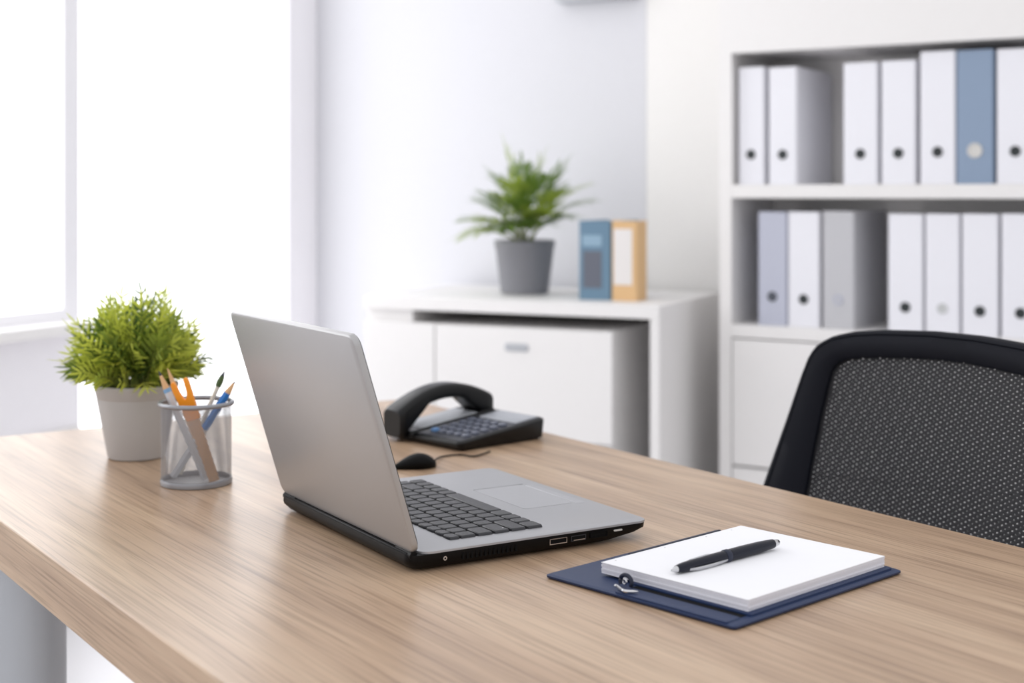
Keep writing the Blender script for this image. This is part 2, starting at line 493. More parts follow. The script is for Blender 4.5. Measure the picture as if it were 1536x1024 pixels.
# ------------------------------------------------------------------ sideboard
VS = 3.511
SB_D = 0.55
us1, zs = plane_pt(989, 459, RA, VS)
us0, _ = plane_pt(546, 459, RA, VS)
SW = us1 - us0
p0 = room(us0, VS)
SIDE = thing('sideboard', 'white sideboard with drawers and an open gap under its top, below the palm', 'sideboard', p0, RA)
def sx(px): return plane_pt(px, 470, RA, VS)[0] - us0
def sz(px, py): return plane_pt(px, py, RA, VS)[1]
def sbox(name, x0, x1, y0, y1, z0, z1, parent=SIDE, m=M['white'], bevel=0.0015):
    bm = NB(); box(bm, x0, x1, y0, y1, z0, z1)
    return link(name, bm, m, parent, bevel=bevel)
tz0 = sz(980, 479)
sbox('top_board', 0, SW, 0, SB_D, tz0, zs)
pw = sx(989) - sx(975)
sbox('end_panel', SW - pw, SW, 0, SB_D, 0, tz0)
xb = sx(614)
dz = sz(918, 498)
sbox('end_cabinet', 0, xb, 0.02, SB_D, 0.06, tz0)
xr = sx(918)
sbox('drawer_case', xb, xr, 0.02, SB_D - 0.02, 0.06, dz)
sbox('back_panel', xb, SW - pw, SB_D - 0.012, SB_D, 0.0, tz0)
sbox('plinth', 0.02, xr - 0.02, 0.05, SB_D - 0.05, 0, 0.06)
xm = sx(652)
d = sbox('door', 0.002, xm - 0.002, 0.0, 0.019, 0.065, dz + 0.002)
d1 = sbox('drawer', xm + 0.002, xr, 0.0, 0.019, dz - 0.30, dz)
d2 = sbox('drawer', xm + 0.002, xr, 0.0, 0.019, 0.065, dz - 0.304)
ha, hb = sx(757), sx(793)
for dd, zz in ((d1, sz(775, 521)), (d2, dz - 0.36)):
    bm = NB()
    loft(bm, [rrect(ha, hb, zz - 0.011, zz + 0.011, 0, 0.008)] + [rrect(ha + 0.004, hb - 0.004, zz - 0.007, zz + 0.007, 0.006, 0.006)])
    bmesh.ops.transform(bm, matrix=Matrix(((1, 0, 0, 0), (0, 0, -1, 0), (0, 1, 0, 0), (0, 0, 0, 1))), verts=bm.verts)
    link('handle', bm, M['leg_grey'], dd)

# binders standing on the sideboard
zt = zs + 0.0005
def side_binder(px0, px1, ytop, m, label, inset, depth, strips, extra=0.0):
    v = VS + inset
    u0, zz = plane_pt(px0, ytop, RA, v); u1, _ = plane_pt(px1, ytop, RA, v)
    w = u1 - u0
    return binder(label, w, zz - zt, m, None, 'binders on the sideboard', room(u0, v, zt), RA, depth=depth,
                  strip=[(w * a, w * b, (zz - zt) * c, (zz - zt) * d_, ml, nm) for a, b, c, d_, ml, nm in strips])
side_binder(868, 916, 331, M['binder_steel'], 'steel blue binder with a dark spine panel beside the potted palm', 0.12, 0.22,
            [(0.14, 0.72, 0.15, 0.62, M['binder_panel'], 'spine_panel'), (0.12, 0.72, 0.68, 0.82, M['binder_pale'], 'spine_label')])
side_binder(917.5, 956, 331, M['binder_tan'], 'tan binder with a tall white spine label on the sideboard', 0.12, 0.075,
            [(0.08, 0.80, 0.20, 0.90, M['binder_label'], 'spine_label')])

# ------------------------------------------------------------------ potted palm on the sideboard
pv = VS + 0.27
u_p, _ = plane_pt(787, 450, RA, pv)
pc = room(u_p, pv, zt)
ppm = F / pc.y                    # pixels per metre there
PALM = thing('potted_palm', 'bushy palm with arching leaves in a grey pot on the sideboard', 'plant', pc, 0)
rt, rb_ = 45.5 / ppm, 36 / ppm
ph = 80 / ppm
bm = NB(); lathe(bm, [(rb_ * 0.9, 0), (rb_, 0.003), (rt * 0.97, ph * 0.86), (rt, ph * 0.88), (rt, ph), (rt - 0.006, ph), (rt - 0.009, ph - 0.03)], 48, cap1=True)
link('pot', bm, M['pot_dark'], PALM)
bm = NB(); lathe(bm, [(rt - 0.010, ph - 0.028), (rt - 0.03, ph - 0.018), (0.001, ph - 0.012)], 32)
link('soil', bm, M['soil'], PALM)
def blade(bm, base, d, side, L, wmax, droop, mi, seg=4, nrm=None):
    """One narrow tapering leaf."""
    d = d.normalized(); side = side.normalized()
    pts = []
    for i in range(seg + 1):
        t = i / seg
        c = base + d * (L * t) + Vector((0, 0, -droop * L * t * t))
        ww = wmax * (sin(pi * (0.12 + 0.88 * t)) ** 0.8) if t < 1 else 0.0004
        pts.append((bm.verts.new(c - side * ww * 0.5), bm.verts.new(c + side * ww * 0.5)))
    for a, b in zip(pts[:-1], pts[1:]):
        f = bm.faces.new((a[0], a[1], b[1], b[0])); f.material_index = mi
def frond(bm, root, d, L, arch, nl, ll, mi, wmax=0.011):
    d = d.normalized()
    pts = []
    for i in range(13):
        t = i / 12
        pts.append(root + d * L * t + Vector((0, 0, -arch * L * t * t)))
    tube(bm, pts, [0.0022 * (1 - 0.7 * i / 12) for i in range(13)], n=5, mi=2)
    for k in range(nl):
        t = 0.42 + 0.58 * k / (nl - 1)
        i = min(11, int(t * 12)); p = pts[i].lerp(pts[i + 1], t * 12 - i)
        tg = (pts[i + 1] - pts[i]).normalized()
        hx = tg.cross(Vector((0, 0, 1))).normalized()
        upv = hx.cross(tg)
        l = ll * (1.0 - 0.45 * abs(2 * (t - 0.6))) * random.uniform(0.85, 1.1)
        for sg in (-1, 1):
            dd = tg * 0.95 + hx * sg * 0.55 + upv * random.uniform(0.0, 0.35)
            blade(bm, p, dd, dd.cross(upv + Vector((0.1, 0.05, 0))).normalized(), l, wmax, 0.30, mi)
    blade(bm, pts[-1], pts[-1] - pts[-2], hx, ll * 0.8, wmax, 0.2, mi)
bm = NB()
rnd = random.Random(21)
targets = []   # tip offsets in picture-like directions: (dx, dz) in metres relative to the pot top, with a random depth
for (tx, ty, dy) in ((-92, -46, 0.02), (-68, -74, -0.06), (-48, -118, 0.05), (-30, -166, -0.03), (-4, -140, 0.08), (28, -146, 0.0),
                     (60, -134, 0.04), (92, -104, -0.03), (106, -82, 0.05), (66, -52, -0.10), (-70, -20, 0.08), (-88, -24, -0.04),
                     (-62, -90, 0.10), (45, -60, -0.14), (55, -95, 0.10), (-10, -45, -0.14), (30, -40, -0.13), (-40, -30, -0.10), (-75, -50, -0.12), (-20, -110, -0.12), (15, -112, -0.10), (48, -88, -0.12), (-52, -48, -0.14),
                     (-10, -78, -0.15), (20, -64, -0.16), (40, -118, 0.10), (-40, -86, 0.12), (-70, -34, -0.10), (-30, -40, -0.17)):
    targets.append(Vector((tx / ppm, dy, -ty / ppm)))
for k, tp in enumerate(targets):
    root = Vector((rnd.uniform(-0.02, 0.02), rnd.uniform(-0.02, 0.02), ph - 0.015))
    tip = Vector((0, 0, ph)) + tp
    d_ = (tip - root) * 1.12; L = d_.length
    arch = 0.25 + 0.2 * (1 - d_.normalized().z)
    d2_ = (d_ + Vector((0, 0, arch * L * 0.9))).normalized()
    frond(bm, root, d2_, L * 0.93, arch, 9, 0.110, 0 if rnd.random() < 0.5 else 1, 0.0085)
link('foliage', bm, [M['leaf_d'], M['leaf_e'], M['stem']], PALM, smooth=60)

# ------------------------------------------------------------------ desk
RD_ = radians(34.0)
DN = Vector((cos(RD_), sin(RD_), 0)); DW = Vector((-sin(RD_), cos(RD_), 0))
n0, n1, w0, w1 = 0.452, 1.372, 0.50, 2.40
DESK_T = thing('desk', 'large oak-topped office desk on round grey legs', 'desk', DN * n0 + DW * w0, RD_)
bm = NB(); box(bm, 0, n1 - n0, 0, w1 - w0, DESK - 0.061, DESK)
link('tabletop', bm, M['wood'], DESK_T, bevel=0.0018, seg=2)
# the leg whose shaft shows under the left edge, and its three fellows
lp = desk_pt(30, 905, 0.0)
ln = lp.dot(DN) - n0
lx = 0.075
for x, y in ((lx, 0.12), (n1 - n0 - lx, 0.12), (lx, None), (n1 - n0 - lx, w1 - w0 - 0.12)):
    if y is None: y = 1.43
    bm = NB(); lathe(bm, [(0.050, 0.0), (0.050, 0.02), (0.047, 0.024), (0.047, DESK - 0.062)], 40, x, y)
    link('leg', bm, M['leg_grey'], DESK_T)

# ------------------------------------------------------------------ laptop
TH = radians(31.0)
NP = desk_pt(628, 829, 0.022)
LAP = thing('laptop', 'open silver laptop with black keys and sides, centre of the desk', 'laptop', (NP.x, NP.y, DESK), TH)
LW, LD = 0.3605, 0.299
bm = NB()
rings = [rrect(0.010, LD - 0.075, 0.012, LW - 0.012, 0.0012, 0.010),
         rrect(-0.004, LD - 0.045, 0.006, LW - 0.006, 0.0035, 0.012),
         rrect(-0.010, LD - 0.012, 0.001, LW - 0.001, 0.0095, 0.014),
         rrect(-0.011, LD - 0.001, 0.0, LW, 0.0135, 0.014),
         rrect(-0.010, LD, 0.0, LW, 0.0190, 0.014)]
loft(bm, rings)
BASE = link('base', bm, M['black'], LAP, smooth=50)
bm = NB()
loft(bm, [rrect(0.004, LD, 0.0, LW, 0.0190, 0.013), rrect(0.004, LD, 0.0, LW, 0.0212, 0.013), rrect(0.005, LD - 0.001, 0.001, LW - 0.001, 0.0220, 0.013)])
DECK = link('deck', bm, M['silver_deck'], LAP, smooth=50)
for x, y in ((0.03, 0.03), (0.03, LW - 0.03), (0.20, 0.03), (0.20, LW - 0.03)):
    bm = NB(); lathe(bm, [(0.006, 0.0), (0.006, 0.0022)], 16, x, y); link('rubber_foot', bm, M['black_matte'], BASE)
# keyboard: x runs from hinge to user, y from the near end (Esc side) to the far end
KB = link('keyboard', box(NB(), 0.0545, 0.1735, 0.0320, 0.3275, 0.0218, 0.02215), M['black_matte'], LAP, bevel=0.0)  # black plate under the keys stands in for the shadows between them
rows = [(0.0535, 0.0125, [1] * 15),
        (0.0675, 0.0187, [1] + [1] * 12 + [2]),
        (0.0890, 0.0187, [1.5] + [1] * 12 + [1.5]),
        (0.1105, 0.0187, [1.75] + [1] * 11 + [2.25]),
        (0.1320, 0.0187, [2.25] + [1] * 10 + [1.75, 1]),
        (0.1535, 0.0192, [1.25, 1, 1, 1.25, 5.5, 1, 1, 1, 1, 1])]
pit = (0.3295 - 0.0300) / 15
def key_mesh(bm, x0, x1, y0, y1, z0, h, ins):
    loft(bm, [rrect(x0, x1, y0, y1, z0, 0.0015, 2), rrect(x0 + ins * 0.3, x1 - ins * 0.3, y0 + ins * 0.3, y1 - ins * 0.3, z0 + h * 0.7, 0.0015, 2),
              rrect(x0 + ins, x1 - ins, y0 + ins, y1 - ins, z0 + h, 0.0015, 2)])
for rx, rh, ws in rows:
    yy = 0.0300
    for kw in ws:
        bm = NB(); key_mesh(bm, rx, rx + rh, yy, yy + kw * pit - 0.0029, 0.02205, 0.0032, 0.0011)
        k = link('key', bm, M['key'], KB, smooth=30)
        yy += kw * pit
        if rx == 0.1105 and yy < 0.0300 + 1.8 * pit:
            bm = NB(); lathe(bm, [(0.0009, 0.0252), (0.0009, 0.0255)], 10, rx + rh - 0.004, 0.0385)
            link('indicator_light', bm, M['paper'], KB)
# touchpad with its button bar, power key, speaker dots
bm = NB(); loft(bm, [rrect(0.203, 0.272, 0.118, 0.242, 0.0219, 0.004), rrect(0.203, 0.272, 0.118, 0.242, 0.02225, 0.004)])
TP = link('touchpad', bm, M['silver_deck'], LAP)
bm = NB()
loft(bm, [rrect(0.2035, 0.276, 0.2420, 0.2438, 0.0219, 0.0004), rrect(0.2035, 0.276, 0.2420, 0.2438, 0.02235, 0.0004)])
link('touchpad_groove', bm, M['groove'], TP)
bm = NB(); loft(bm, [rrect(0.275, 0.286, 0.112, 0.236, 0.0219, 0.003), rrect(0.2755, 0.2855, 0.1125, 0.2355, 0.0224, 0.003)])
link('touchpad_button', bm, M['silver_deck'], LAP)
bm = NB(); loft(bm, [rrect(0.028, 0.034, 0.012, 0.022, 0.0219, 0.002), rrect(0.028, 0.034, 0.012, 0.022, 0.0228, 0.002)])
# left-hand side: vent, ports, lock, status light
def side_frame(x0, x1, z0, z1, name, m, depth=0.0012, wall=0.0012, inner=None):
    bm = NB()
    box(bm, x0, x1, -depth, 0.001, z0, z0 + wall); box(bm, x0, x1, -depth, 0.001, z1 - wall, z1)
    box(bm, x0, x0 + wall, -depth, 0.001, z0 + wall, z1 - wall); box(bm, x1 - wall, x1, -depth, 0.001, z0 + wall, z1 - wall)
    o = link(name, bm, m, BASE, smooth=0)
    bm = NB(); box(bm, x0 + wall, x1 - wall, -depth * 0.3, 0.001, z0 + wall, z1 - wall)
    link('socket', bm, inner or M['black_matte'], o, smooth=0)
    return o
side_frame(0.1623, 0.1853, 0.0095, 0.0160, 'display_port', M['chrome'], 0.0010, 0.0009)
side_frame(0.1910, 0.2107, 0.0098, 0.0158, 'usb_port', M['key'], 0.0008, 0.0007)
bm = NB(); box(bm, 0.194, 0.2095, -0.0012, 0, 0.0105, 0.0114); link('usb_tongue', bm, M['chrome'], BASE, smooth=0)
side_frame(0.2165, 0.2400, 0.0102, 0.0166, 'usb_port', M['black_matte'], 0.0012, 0.0007)
bm = NB(); loft(bm, [rrect(0.2490, 0.2605, 0.0140, 0.0158, 0, 0.001), rrect(0.2490, 0.2605, 0.0140, 0.0158, 0.0012, 0.001)])
bmesh.ops.transform(bm, matrix=Matrix(((1, 0, 0, 0), (0, 0, -1, 0), (0, 1, 0, 0), (0, 0, 0, 1))), verts=bm.verts)
link('status_light', bm, M['ring_pale'], BASE)
bm = NB(); tube(bm, [(0.031, 0.001, 0.0125), (0.031, -0.0012, 0.0125)], 0.0023, n=14); pj = link('power_jack', bm, M['chrome'], BASE)
bm = NB(); tube(bm, [(0.031, 0.0, 0.0125), (0.031, -0.0014, 0.0125)], 0.0011, n=10); link('jack_pin', bm, M['black_matte'], pj)
bm = NB()
for i in range(13):
    x = 0.052 + i * 0.0055
    box(bm, x, x + 0.0025, -0.0005, 0.001, 0.0085, 0.0155)
link('vent', bm, M['black_matte'], BASE, smooth=0)
bm = NB(); box(bm, -0.0095, -0.0005, 0.010, LW - 0.026, 0.0150, 0.0208)
link('hinge_cover', bm, M['black'], LAP, bevel=0.0015)
# hinge barrels and lid
for y0, y1 in ((0.004, 0.040), (LW - 0.040, LW - 0.004)):
    bm = NB(); tube(bm, [(-0.004, y0, 0.0180), (-0.004, y1, 0.0180)], 0.0046, n=16); link('hinge', bm, M['black'], LAP)
TILT = radians(17.0)
LL = 0.2425
lid_m = Matrix.Translation((-0.0035, 0, 0.0215)) @ Matrix(((-cos(TILT), 0, -sin(TILT), 0), (0, 1, 0, 0), (-sin(TILT), 0, cos(TILT), 0), (0, 0, 0, 1))).to_4x4()
# lid frame: X = outward (back), Y = width, Z = up the lid
def lid_pts(r, off):   # r: rrect in (height, width)
    return [lid_m @ Vector((off, p.y, p.x)) for p in r]
bm = NB()
h0, h1, y0, y1 = -0.0005, LL, -0.001, LW + 0.005
loft(bm, [lid_pts(rrect(h0, h1, y0, y1, 0, 0.012), -0.0045), lid_pts(rrect(h0, h1, y0, y1, 0, 0.012), 0.0008), lid_pts(rrect(h0 + 0.0006, h1 - 0.0006, y0 + 0.0006, y1 - 0.0006, 0, 0.012), 0.0018), lid_pts(rrect(h0 + 0.002, h1 - 0.002, y0 + 0.002, y1 - 0.002, 0, 0.011), 0.0024)])
LID = link('lid', bm, M['silver'], LAP, smooth=50)
bm = NB()
loft(bm, [lid_pts(rrect(h0 + 0.002, h1 - 0.002, y0 + 0.002, y1 - 0.002, 0, 0.011), -0.0060), lid_pts(rrect(h0 + 0.001, h1 - 0.001, y0 + 0.001, y1 - 0.001, 0, 0.011), -0.0045)])
BZ = link('bezel', bm, M['black_matte'], LID)
bm = NB()
loft(bm, [lid_pts(rrect(0.025, LL - 0.018, 0.014, LW - 0.012, 0, 0.001), -0.0064), lid_pts(rrect(0.025, LL - 0.018, 0.014, LW - 0.012, 0, 0.001), -0.0058)])
link('screen', bm, M['screen'], LID)

# ------------------------------------------------------------------ folder, paper pad, pen
FR = radians(-46.6)
A = desk_pt(817, 867, 0.0)
FOLD = thing('folder', 'navy blue folder lying open under the white paper pad', 'folder', (A.x, A.y, DESK), FR)
FX, FY = 0.246, 0.284
bm = NB()
loft(bm, [rrect(0.002, FX - 0.002, 0.002, FY - 0.002, 0.0004, 0.004), rrect(0, FX, 0, FY, 0.0018, 0.005), rrect(0, FX, 0, FY, 0.0036, 0.005), rrect(0.003, FX - 0.003, 0.003, FY - 0.003, 0.0050, 0.004)])
link('cover', bm, M['navy'], FOLD, smooth=60)
bm = NB()
loft(bm, [rrect(0.090, FX - 0.007, 0.0335, FY - 0.008, 0.0048, 0.003), rrect(0.090, FX - 0.007, 0.0335, FY - 0.008, 0.0069, 0.003), rrect(0.0915, FX - 0.0085, 0.0350, FY - 0.0095, 0.0076, 0.003)])
link('inner_panel', bm, M['navy'], FOLD, smooth=60)
bm = NB()
loft(bm, [rrect(0.0965, FX - 0.010, 0.0015, 0.0235, 0.0045, 0.002), rrect(0.0965, FX - 0.010, 0.0015, 0.0225, 0.0058, 0.002), rrect(0.098, FX - 0.0115, 0.003, 0.0215, 0.0065, 0.002)])
link('pocket_flap', bm, M['navy'], FOLD, smooth=60)
bm = NB(); box(bm, 0.0975, FX - 0.012, 0.0215, 0.0345, 0.0046, 0.0053); link('flap_gap_shadow', bm, M['black_matte'], FOLD, smooth=0)  # black strip painted in for the shadow between flap and panel
PX0, PX1, PY0, PY1 = 0.046, 0.233, 0.037, 0.270
bm = NB(); box(bm, PX0 - 0.004, PX0 - 0.0008, PY0 + 0.045, PY1 - 0.035, 0.0070, 0.0197)
link('binding_strip', bm, M['navy_dark'], FOLD, bevel=0.0006)
# ring clip at the near-left end of the pad
def fpt(px, py, z):
    q = desk_pt(px, py, z) - Vector((A.x, A.y, DESK)); q.z = z
    return Matrix.Rotation(-FR, 3, 'Z') @ q
c0 = fpt(940, 872, 0.011)
bm = NB(); pts = []
for i in range(19):
    a = radians(-30 + 240 * i / 18)
    pts.append(c0 + Vector((0.0075 * cos(a), -0.001, 0.0075 * sin(a) * 0.9)))
tube(bm, pts, 0.0022, n=8)
clip = link('ring_clip', bm, M['navy_dark'], FOLD)
bm = NB(); torus(bm, 0.0024, 0.0010, 0, n=20, k=8)
bmesh.ops.rotate(bm, verts=bm.verts, cent=(0, 0, 0), matrix=Matrix.Rotation(pi / 2, 3, 'X'))
bmesh.ops.translate(bm, verts=bm.verts, vec=c0 + Vector((0.001, -0.004, 0.001)))
link('eyelet', bm, M['chrome'], clip)
bm = NB(); q0 = fpt(926, 879, 0.009); q1 = fpt(937, 886, 0.0085); q2 = fpt(957, 887, 0.0085)
tube(bm, smoothline([q0 + Vector((-0.004, 0, 0)), q0, q1, q2], 5), [0.0008] + [0.0016] * 13 + [0.0012, 0.0006], n=8)
link('clasp', bm, M['chrome'], clip)

PAD = thing('paper_pad', 'thick white paper pad resting on the navy folder', 'paper pad', (A.x, A.y, DESK), FR)
bm = NB(); rr = random.Random(3); z = 0.0077
while z < 0.0182:
    dzz = rr.uniform(0.0009, 0.0017); e1, e2, e3 = (rr.uniform(-0.0006, 0.0006) for _ in range(3))
    box(bm, PX0 + e1, PX1 + e2, PY0 + e3, PY1 + e1, z, z + dzz * 0.94)
    z += dzz
link('pages', bm, M['paper_edge'], PAD, smooth=0)
bm = NB(); box(bm, PX0 - 0.0002, PX1 + 0.0004, PY0 - 0.0003, PY1 + 0.0003, z, z + 0.0006)
for px, py in ((928, 842), (1064, 806)):
    pass
link('top_sheet', bm, M['paper'], PAD, smooth=0)
ZP = z + 0.0006
bm = NB()
for yy in (0.052, 0.13, 0.20, 0.245):
    lathe(bm, [(0.0009, ZP - 0.0001), (0.0009, ZP + 0.00008)], 10, PX0 + 0.006, yy)
link('punch_hole', bm, M['leg_grey'], PAD, smooth=0)

rp = 0.0047
tipp = desk_pt(1007, 855.5, ZP + 0.0050); endp = desk_pt(1169, 812.5, ZP + 0.0066)
dv = endp - tipp; PL = dv.length
PEN = thing('ballpoint_pen', 'dark navy ballpoint pen with silver tip and clip on the paper pad', 'pen', (tipp.x, tipp.y, tipp.z), 0)
dz_ = dv.normalized(); px_, py_ = frame_at(dz_)
def penp(t, a=0, b=0): return dz_ * (PL * t) + px_ * a + py_ * b
def penlathe(name, prof, m, parent=PEN, n=24):
    bm = NB(); tube(bm, [penp(t) for t, r in prof], [r for t, r in prof], n=n)
    return link(name, bm, m, parent, smooth=40)
tipo = penlathe('tip', [(0.0, 0.0007), (0.02, 0.0022), (0.045, 0.0036)], M['chrome'])
penlathe('grip', [(0.044, 0.0038), (0.09, 0.0049), (0.16, 0.0055), (0.30, 0.0060), (0.47, 0.0061)], M['pen'])
penlathe('band', [(0.468, 0.0063), (0.475, 0.0068), (0.505, 0.0068), (0.512, 0.0063)], M['navy_dark'])
penlathe('barrel', [(0.51, 0.0062), (0.62, 0.0064), (0.80, 0.0060), (0.92, 0.0050), (0.935, 0.0047)], M['pen'])
penlathe('push_button', [(0.933, 0.0043), (0.955, 0.0039), (0.985, 0.0030), (1.0, 0.0012)], M['chrome'])
# clip along the lower flank and a pale inlay along the upper one
bm = NB(); rings = []
for t, o_, w_ in ((0.13, 0.0050, 0.0013), (0.20, 0.0072, 0.0016), (0.32, 0.0076, 0.0017), (0.40, 0.0068, 0.0016), (0.47, 0.0056, 0.0012)):
    c = penp(t) + (px_ * 0.86 - py_ * 0.35).normalized() * o_
    s_ = (px_ * 0.35 + py_ * 0.86).normalized()
    nn = s_.cross(dz_)
    rings.append([c + s_ * w_ + nn * 0.0005, c - s_ * w_ + nn * 0.0005, c - s_ * w_ - nn * 0.0005, c + s_ * w_ - nn * 0.0005])
loft(bm, rings); link('clip', bm, M['chrome'], PEN)
bm = NB(); rings = []
for t, w_ in ((0.17, 0.0007), (0.22, 0.0014), (0.30, 0.0016), (0.345, 0.0012)):
    r0 = 0.0050 + (0.0009 if t > 0.25 else 0.0005)
    c = penp(t) + (-px_ * 0.30 + py_ * 0.95).normalized() * (r0 + 0.0001)
    rings.append([c - px_ * w_ + py_ * 0.0003, c + px_ * w_ + py_ * 0.0003, c + px_ * w_ - py_ * 0.0006, c - px_ * w_ - py_ * 0.0006])
loft(bm, rings); link('inlay', bm, M['leg_grey'], PEN)

# ------------------------------------------------------------------ desk telephone
PR = radians(42.0)
Pc = desk_pt(690, 678.5, 0.0)
TEL = thing('telephone', 'black corded desk telephone with arched handset, behind the laptop', 'telephone', (Pc.x, Pc.y, DESK), PR)
TL, TW = 0.182, 0.175
def wedge(p, k=0.11):
    q = Vector(p); q.z = q.z + (k * max(0.0, q.x) if q.z > 0.004 else 0.0); return q
bm = NB()
loft(bm, [[wedge(p) for p in r] for r in (rrect(0.010, TL - 0.006, 0.010, TW - 0.008, 0.0, 0.008), rrect(0.002, TL - 0.001, 0.002, TW - 0.001, 0.0035, 0.010),
      rrect(0, TL, 0, TW, 0.008, 0.010), rrect(0, TL, 0, TW, 0.0125, 0.010), rrect(0.003, TL - 0.003, 0.003, TW - 0.003, 0.0150, 0.009))])
TB = link('body', bm, M['phone'], TEL, smooth=50)
def tp_box(x0, x1, y0, y1, z0, h, ins=0.001, r=0.0025):
    bm = NB()
    loft(bm, [[wedge(p) for p in rr_] for rr_ in (rrect(x0, x1, y0, y1, z0, r, 3), rrect(x0, x1, y0, y1, z0 + h * 0.6, r, 3), rrect(x0 + ins, x1 - ins, y0 + ins, y1 - ins, z0 + h, r, 3))])
    return bm
FACE = link('face_plate', tp_box(0.006, TL - 0.006, 0.006, 0.112, 0.0146, 0.0012), M['phone_face'], TEL)
for i in range(5):
    for j in range(5):
        x = 0.022 + i * 0.0190; y = 0.012 + j * 0.0190
        blue = (i == 0 and j == 4)
        link('keypad_key', tp_box(x, x + 0.0115, y, y + 0.0130, 0.0157, 0.0046, 0.0020), M['phone_key_blue'] if blue else M['phone_key'], FACE)
link('display_panel', tp_box(0.124, 0.172, 0.010, 0.100, 0.0156, 0.0022), M['phone_panel'], TEL)
# handset cradle and handset
link('cradle', tp_box(-0.004, TL - 0.002, 0.116, TW + 0.012, 0.006, 0.012, 0.003, 0.008), M['phone'], TEL)
link('cradle_plate', tp_box(0.022, 0.140, 0.120, TW + 0.006, 0.0175, 0.0014, 0.001, 0.006), M['leg_grey'], TEL)
bm = NB()
prof = []   # x, z centre, half width (y), half thickness, along an arch
hx0, hx1 = -0.020, 0.178
N_ = 26
for i in range(N_ + 1):
    t = i / N_
    x = hx0 + (hx1 - hx0) * t
    ztop = 0.046 + 0.039 * sin(pi * (0.06 + 0.88 * t)) ** 0.85 + 0.010 * (t - 0.5)
    e = abs(2 * t - 1)
    thick = 0.024 + (0.028 * max(0, (e - 0.38) / 0.62) ** 0.75 if e > 0.38 else 0.0)
    if e > 0.94: thick *= 0.80
    hw = 0.0215 + 0.004 * e ** 2
    if e > 0.97: hw *= 0.85
    prof.append((x, ztop, hw, thick))
rings = []
for x, zt_, hw, tk in prof:
    ring = []
    for (yy, zz) in [(q.x, q.y) for q in rrect(-hw, hw, -tk, 0, 0, 0.0095, 4)]:
        ring.append(Vector((x, 0.147 + yy, zt_ + zz)))
    rings.append(ring)
loft(bm, rings)
HS = link('handset', bm, M['phone'], TEL, smooth=55)

# ------------------------------------------------------------------ mouse and its cable
mp = desk_pt(622, 706, 0.0)
MR = radians(18)
MOUSE = thing('computer_mouse', 'small black mouse lying between the laptop and the telephone', 'mouse', (mp.x, mp.y + 0.02, DESK), MR)
bm = NB()
rings = []
for i in range(15):
    t = i / 14
    x = -0.034 + 0.064 * t
    hw = 0.0185 * max(0.05, (sin(pi * min(1, 0.02 + 0.96 * t ** 1.5))) ** 0.6)
    hh = 0.0215 * max(0.10, sin(pi * min(1, 0.03 + 0.90 * t ** 1.35)) ** 0.6)
    rings.append([Vector((x, hw * cos(2 * pi * k / 16), max(0.0006, hh * (0.42 + 0.58 * sin(2 * pi * k / 16))))) for k in range(16)])
loft(bm, rings)
link('shell', bm, M['black_matte'], MOUSE, smooth=60)
bm = NB()
ce = Matrix.Rotation(-MR, 3, 'Z')
cpts = [Vector((0.026, 0.0, 0.008))]
for px, py in ((662, 684), (690, 681), (712, 683), (735, 676)):
    q = desk_pt(px, py, 0.003) - Vector((mp.x, mp.y + 0.02, DESK)); q.z = 0.0022; cpts.append(ce @ q)
tube(bm, smoothline(cpts, 8), 0.0013, n=8)
link('cable', bm, M['black_matte'], MOUSE)

# ------------------------------------------------------------------ pencil cup and what stands in it
cc = desk_pt(294.5, 729, 0.0); cc.y = 1.955; cc.x = (294.5 - 768) / F * cc.y
CR, CH = 0.0475, 0.1115
CUP = thing('pencil_cup', 'round silver wire-mesh pencil cup holding pens and pencils', 'pencil cup', (cc.x, cc.y, DESK), 0)
bm = NB()
NS, SG, rw = 100, 26, 0.00041
for sgn in (-1, 1):
    for k in range(NS):
        prev = None
        for i in range(SG + 1):
            z = 0.006 + (CH - 0.010) * i / SG
            a = 2 * pi * k / NS + sgn * (CH / CR) * 0.62 * i / SG
            R = CR + 0.0002 * sgn
            da = rw / R
            cur = (bm.verts.new((R * cos(a - da), R * sin(a - da), z)), bm.verts.new((R * cos(a + da), R * sin(a + da), z)))
            if prev: bm.faces.new((prev[0], prev[1], cur[1], cur[0]))
            prev = cur
link('mesh_wall', bm, M['mesh_silver'], CUP, smooth=60)
bm = NB(); torus(bm, CR + 0.0015, 0.0030, CH - 0.001, n=72, k=12, flat=1.1); link('rim', bm, M['mesh_silver'], CUP, smooth=60)
bm = NB(); lathe(bm, [(CR - 0.001, 0.0), (CR + 0.0008, 0.001), (CR + 0.0012, 0.0055), (CR + 0.0004, 0.0085), (CR - 0.0014, 0.0088), (CR - 0.0016, 0.003)], 72, cap0=False, cap1=False)
link('base_ring', bm, M['mesh_silver'], CUP, smooth=50)
bm = NB(); lathe(bm, [(CR - 0.001, 0.0006), (CR - 0.001, 0.0016)], 72); link('floor_plate', bm, M['pencil_grey'], CUP)

